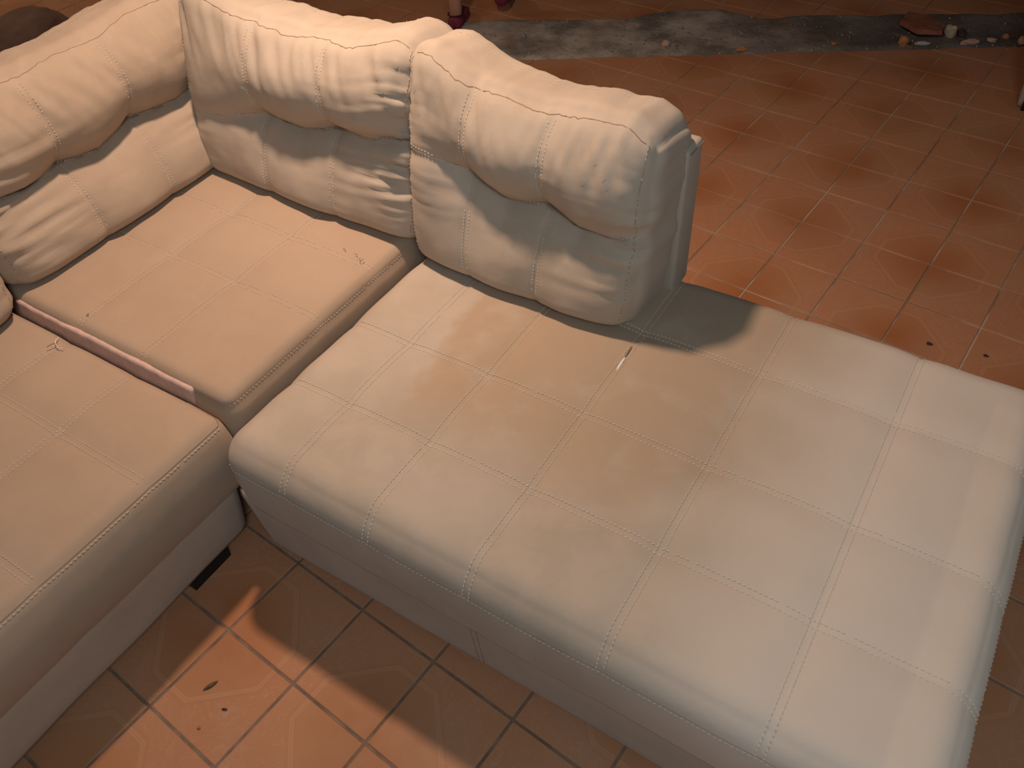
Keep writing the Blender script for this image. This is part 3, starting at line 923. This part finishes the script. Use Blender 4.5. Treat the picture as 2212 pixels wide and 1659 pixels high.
# unidentified dark rounded shape, built as a bundle on the floor behind the left back cushion
M_MOUND = plain('dark_brown_mound', (0.205, 0.120, 0.090), 0.95, 0.15, 6, 0.003)
bm = bmesh.new(); bmesh.ops.create_icosphere(bm, subdivisions=5, radius=1.0)
for v in bm.verts:
    k = 1 + 0.10 * mnoise.noise(v.co * 1.6 + Vector((3, 1, 0))) + 0.03 * mnoise.noise(v.co * 6)
    v.co = Vector((v.co.x * 0.19 * k, v.co.y * 0.20 * k, max(v.co.z, -0.35) * 0.13 * k))
zmin = min(v.co.z for v in bm.verts)
for v in bm.verts: v.co.z -= zmin
me = bpy.data.meshes.new('dark_mound'); bm.to_mesh(me); bm.free()
o = link('dark_mound', me, M_MOUND); o.location = (-3.95, 2.00, 0.0); o.rotation_euler = (0, 0, math.radians(32))
tag(o, 'unidentified dark brown rounded bundle on the floor behind the wrinkled left cushion', 'mound')

# ------------------------------------------------------------------ person walking past, only the feet in view
M_SKIN = plain('skin', (0.42, 0.22, 0.15), 0.6, 0.06, 8)
M_SHOE = plain('magenta_shoe', (0.17, 0.024, 0.050), 0.7, 0.1, 40)
M_SOLE = plain('shoe_rim', (0.05, 0.012, 0.022), 0.7)
M_DRESS = plain('plum_cloth', (0.16, 0.04, 0.09), 0.9, 0.1, 10)
M_HAIR = plain('dark_hair', (0.02, 0.013, 0.010), 0.6)
person = empty('person', (-2.30, 3.10, 0.0))
tag(person, 'person in magenta flat shoes walking away past the concrete strip, only lower legs in view', 'person')

def skin_body(name, joints, edges, mat, parent, root):
    me = bpy.data.meshes.new(name)
    names = list(joints)
    me.from_pydata([joints[n][0] for n in names], [(names.index(a), names.index(b)) for a, b in edges], [])
    o = bpy.data.objects.new(name, me); COL.objects.link(o)
    md = o.modifiers.new('skin', 'SKIN'); md.use_smooth_shade = True
    sv = me.skin_vertices[0].data
    for i, n in enumerate(names):
        rr = joints[n][1]
        sv[i].radius = rr if isinstance(rr, tuple) else (rr, rr)
        sv[i].use_root = (n == root)
    o.modifiers.new('sub', 'SUBSURF').render_levels = 2
    o.modifiers['sub'].levels = 2
    bpy.context.view_layer.update()
    dg = bpy.context.evaluated_depsgraph_get()
    me2 = bpy.data.meshes.new_from_object(o.evaluated_get(dg))
    bpy.data.objects.remove(o, do_unlink=True)
    return link(name, me2, mat, parent)

hx, hy = -2.302, 3.060      # standing ankle
sx_, sy_ = -2.205, 3.300    # stepping ankle
fw = Vector((-0.42, 0.90, 0)).normalized()
sd = Vector((fw.y, -fw.x, 0))
hip = Vector((hx, hy, 0)) * 0.5 + Vector((sx_, sy_, 0)) * 0.5
hip.z = 0.86
def P(v): return tuple(v)
J = {
    'pelvis': (P(hip), (0.125, 0.10)), 'waist': (P(hip + Vector((0, 0, 0.17))), (0.11, 0.085)),
    'chest': (P(hip + Vector((0, 0, 0.38)) + fw * 0.02), (0.13, 0.10)), 'neck0': (P(hip + Vector((0, 0, 0.52)) + fw * 0.01), 0.052),
    'neck1': (P(hip + Vector((0, 0, 0.58)) + fw * 0.02), 0.045), 'head0': (P(hip + Vector((0, 0, 0.67)) + fw * 0.035), (0.072, 0.085)), 'head1': (P(hip + Vector((0, 0, 0.77)) + fw * 0.03), (0.066, 0.080)),
}
E_ = [('pelvis', 'waist'), ('waist', 'chest'), ('chest', 'neck0'), ('neck0', 'neck1'), ('neck1', 'head0'), ('head0', 'head1')]
for tagc, s, ank in (('l', -1, Vector((hx, hy, 0.085))), ('r', 1, Vector((sx_, sy_, 0.115)))):
    hj = hip + sd * 0.085 * s + Vector((0, 0, -0.05))
    knee = hj * 0.5 + ank * 0.5 + fw * (0.03 if s < 0 else 0.07); knee.z = 0.45
    calf = knee * 0.62 + ank * 0.38 - fw * 0.012
    low = knee * 0.22 + ank * 0.78
    J['h' + tagc] = (P(hj), 0.085); J['k' + tagc] = (P(knee), 0.050); J['c' + tagc] = (P(calf), 0.050); J['w' + tagc] = (P(low), 0.034)
    J['a' + tagc] = (P(ank), 0.032); J['e' + tagc] = (P(ank + Vector((0, 0, -0.045)) - fw * 0.006), 0.030)
    J['b' + tagc] = (P(Vector((ank.x, ank.y, ank.z - 0.055)) + fw * 0.075), (0.034, 0.022)); J['t' + tagc] = (P(Vector((ank.x, ank.y, ank.z - 0.065)) + fw * 0.135), (0.030, 0.013))
    E_ += [('pelvis', 'h' + tagc), ('h' + tagc, 'k' + tagc), ('k' + tagc, 'c' + tagc), ('c' + tagc, 'w' + tagc), ('w' + tagc, 'a' + tagc), ('a' + tagc, 'e' + tagc), ('e' + tagc, 'b' + tagc), ('b' + tagc, 't' + tagc)]
    sh = hip + sd * 0.155 * s + Vector((0, 0, 0.47))
    el = sh + sd * 0.05 * s + Vector((0, 0, -0.25)) - fw * 0.03 * s
    wr_ = el + sd * 0.01 * s + Vector((0, 0, -0.20)) + fw * 0.06
    pm = wr_ + Vector((0, 0, -0.06)) + fw * 0.015
    J['s' + tagc] = (P(sh), 0.050); J['l' + tagc] = (P(el), 0.036); J['r' + tagc] = (P(wr_), 0.024); J['p' + tagc] = (P(pm), (0.034, 0.016))
    E_ += [('chest', 's' + tagc), ('s' + tagc, 'l' + tagc), ('l' + tagc, 'r' + tagc), ('r' + tagc, 'p' + tagc)]
    for q in range(5):
        nm = 'f%d%s' % (q, tagc)
        if q == 4:
            p1 = pm + fw * 0.035 + Vector((0, 0, 0.005)); p2 = pm + fw * 0.045 + Vector((0, 0, -0.025))
        else:
            p1 = pm + fw * (0.024 - 0.016 * q) + Vector((0, 0, -0.045)); p2 = p1 + Vector((0, 0, -(0.034, 0.040, 0.037, 0.026)[q])) + sd * -0.012 * s
        J[nm] = (P(p1), 0.008); J[nm + 't'] = (P(p2), 0.0068)
        E_ += [('p' + tagc, nm), (nm, nm + 't')]
body = skin_body('body', J, E_, M_SKIN, person, 'pelvis')

def shoe(ank, z0, pitch):
    """Low flat shoe: lofted sections from heel to toe, open on top at the heel end."""
    secs = [(-0.058, 0.012, 0.030, 0.050), (-0.052, 0.030, 0.036, 0.058), (-0.025, 0.036, 0.036, 0.056), (0.015, 0.036, 0.034, 0.050), (0.060, 0.041, 0.030, 0.048), (0.105, 0.043, 0.026, 0.042), (0.140, 0.036, 0.022, 0.034), (0.158, 0.018, 0.018, 0.026), (0.164, 0.004, 0.014, 0.018)]
    n = 14
    V, F = [], []
    for x, w, h, t in secs:
        for k in range(n):
            a = 2 * math.pi * k / n
            y = w * math.cos(a); z = t / 2 + t / 2 * math.sin(a)
            z = max(z, 0.004)
            V.append((x, y, z))
    for i in range(len(secs) - 1):
        for k in range(n):
            l = (k + 1) % n
            F.append((i * n + k, (i + 1) * n + k, (i + 1) * n + l, i * n + l))
    F.append(tuple(range(n))); F.append(tuple(range((len(secs) - 1) * n, len(secs) * n))[::-1])
    me = mesh_from('shoe', V, F)
    o = link('shoe', me, M_SHOE, person)
    o.location = Vector((ank.x, ank.y, z0)) - person.location
    o.rotation_euler = (0, pitch, math.atan2(fw.y, fw.x))
    ring = [(0.046 * math.cos(a) - 0.006, 0.034 * math.sin(a), 0.056 - 0.006 * math.cos(a)) for a in np.linspace(0, 2 * math.pi, 25)]
    A = np.array(ring)
    VV, FF = [], []
    for i, p in enumerate(A):
        for k in range(5):
            b = 2 * math.pi * k / 5
            c = np.array((p[0] + 0.006, p[1], 0)); c /= max(np.linalg.norm(c), 1e-6)
            VV.append(p + 0.0035 * (math.cos(b) * c + math.sin(b) * np.array((0, 0, 1))))
    for i in range(len(A) - 1):
        for k in range(5):
            FF.append((i * 5 + k, i * 5 + (k + 1) % 5, (i + 1) * 5 + (k + 1) % 5, (i + 1) * 5 + k))
    rim = link('shoe_rim', mesh_from('shoe_rim', VV, FF), M_SOLE, o)
    return o
shoe(Vector((hx, hy, 0)), 0.006, 0.0)
shoe(Vector((sx_, sy_, 0)), 0.034, math.radians(8))

def lathe_cloth(name, prof, center, mat, parent, flat=0.75):
    V, F = [], []
    n = 28
    ang = math.atan2(sd.y, sd.x)
    for z, rx in prof:
        for k in range(n):
            a = 2 * math.pi * k / n
            r = rx * (1 + 0.03 * math.sin(5 * a) * (z < hip.z))
            px, py = r * math.cos(a), r * flat * math.sin(a)
            V.append((center.x + px * math.cos(ang) - py * math.sin(ang), center.y + px * math.sin(ang) + py * math.cos(ang), z))
    for i in range(len(prof) - 1):
        for k in range(n):
            l = (k + 1) % n
            F.append((i * n + k, i * n + l, (i + 1) * n + l, (i + 1) * n + k))
    o = link(name, mesh_from(name, V, F), mat, parent)
    so = o.modifiers.new('thickness', 'SOLIDIFY'); so.thickness = 0.004
    return o
lathe_cloth('dress', [(0.50, 0.25), (0.62, 0.235), (0.80, 0.20), (0.90, 0.175), (1.03, 0.145), (1.18, 0.165), (1.30, 0.180), (1.37, 0.13), (1.40, 0.075)], hip, M_DRESS, person)
bm = bmesh.new(); bmesh.ops.create_uvsphere(bm, u_segments=24, v_segments=16, radius=1)
for v in bm.verts:
    d = -fw * 0.015
    v.co = Vector((hip.x, hip.y, hip.z + 0.735)) + Vector((v.co.x * 0.092, v.co.y * 0.092, v.co.z * (0.095 if v.co.z > 0 else 0.17))) + d
me = bpy.data.meshes.new('hair'); bm.to_mesh(me); bm.free()
link('hair', me, M_HAIR, person)
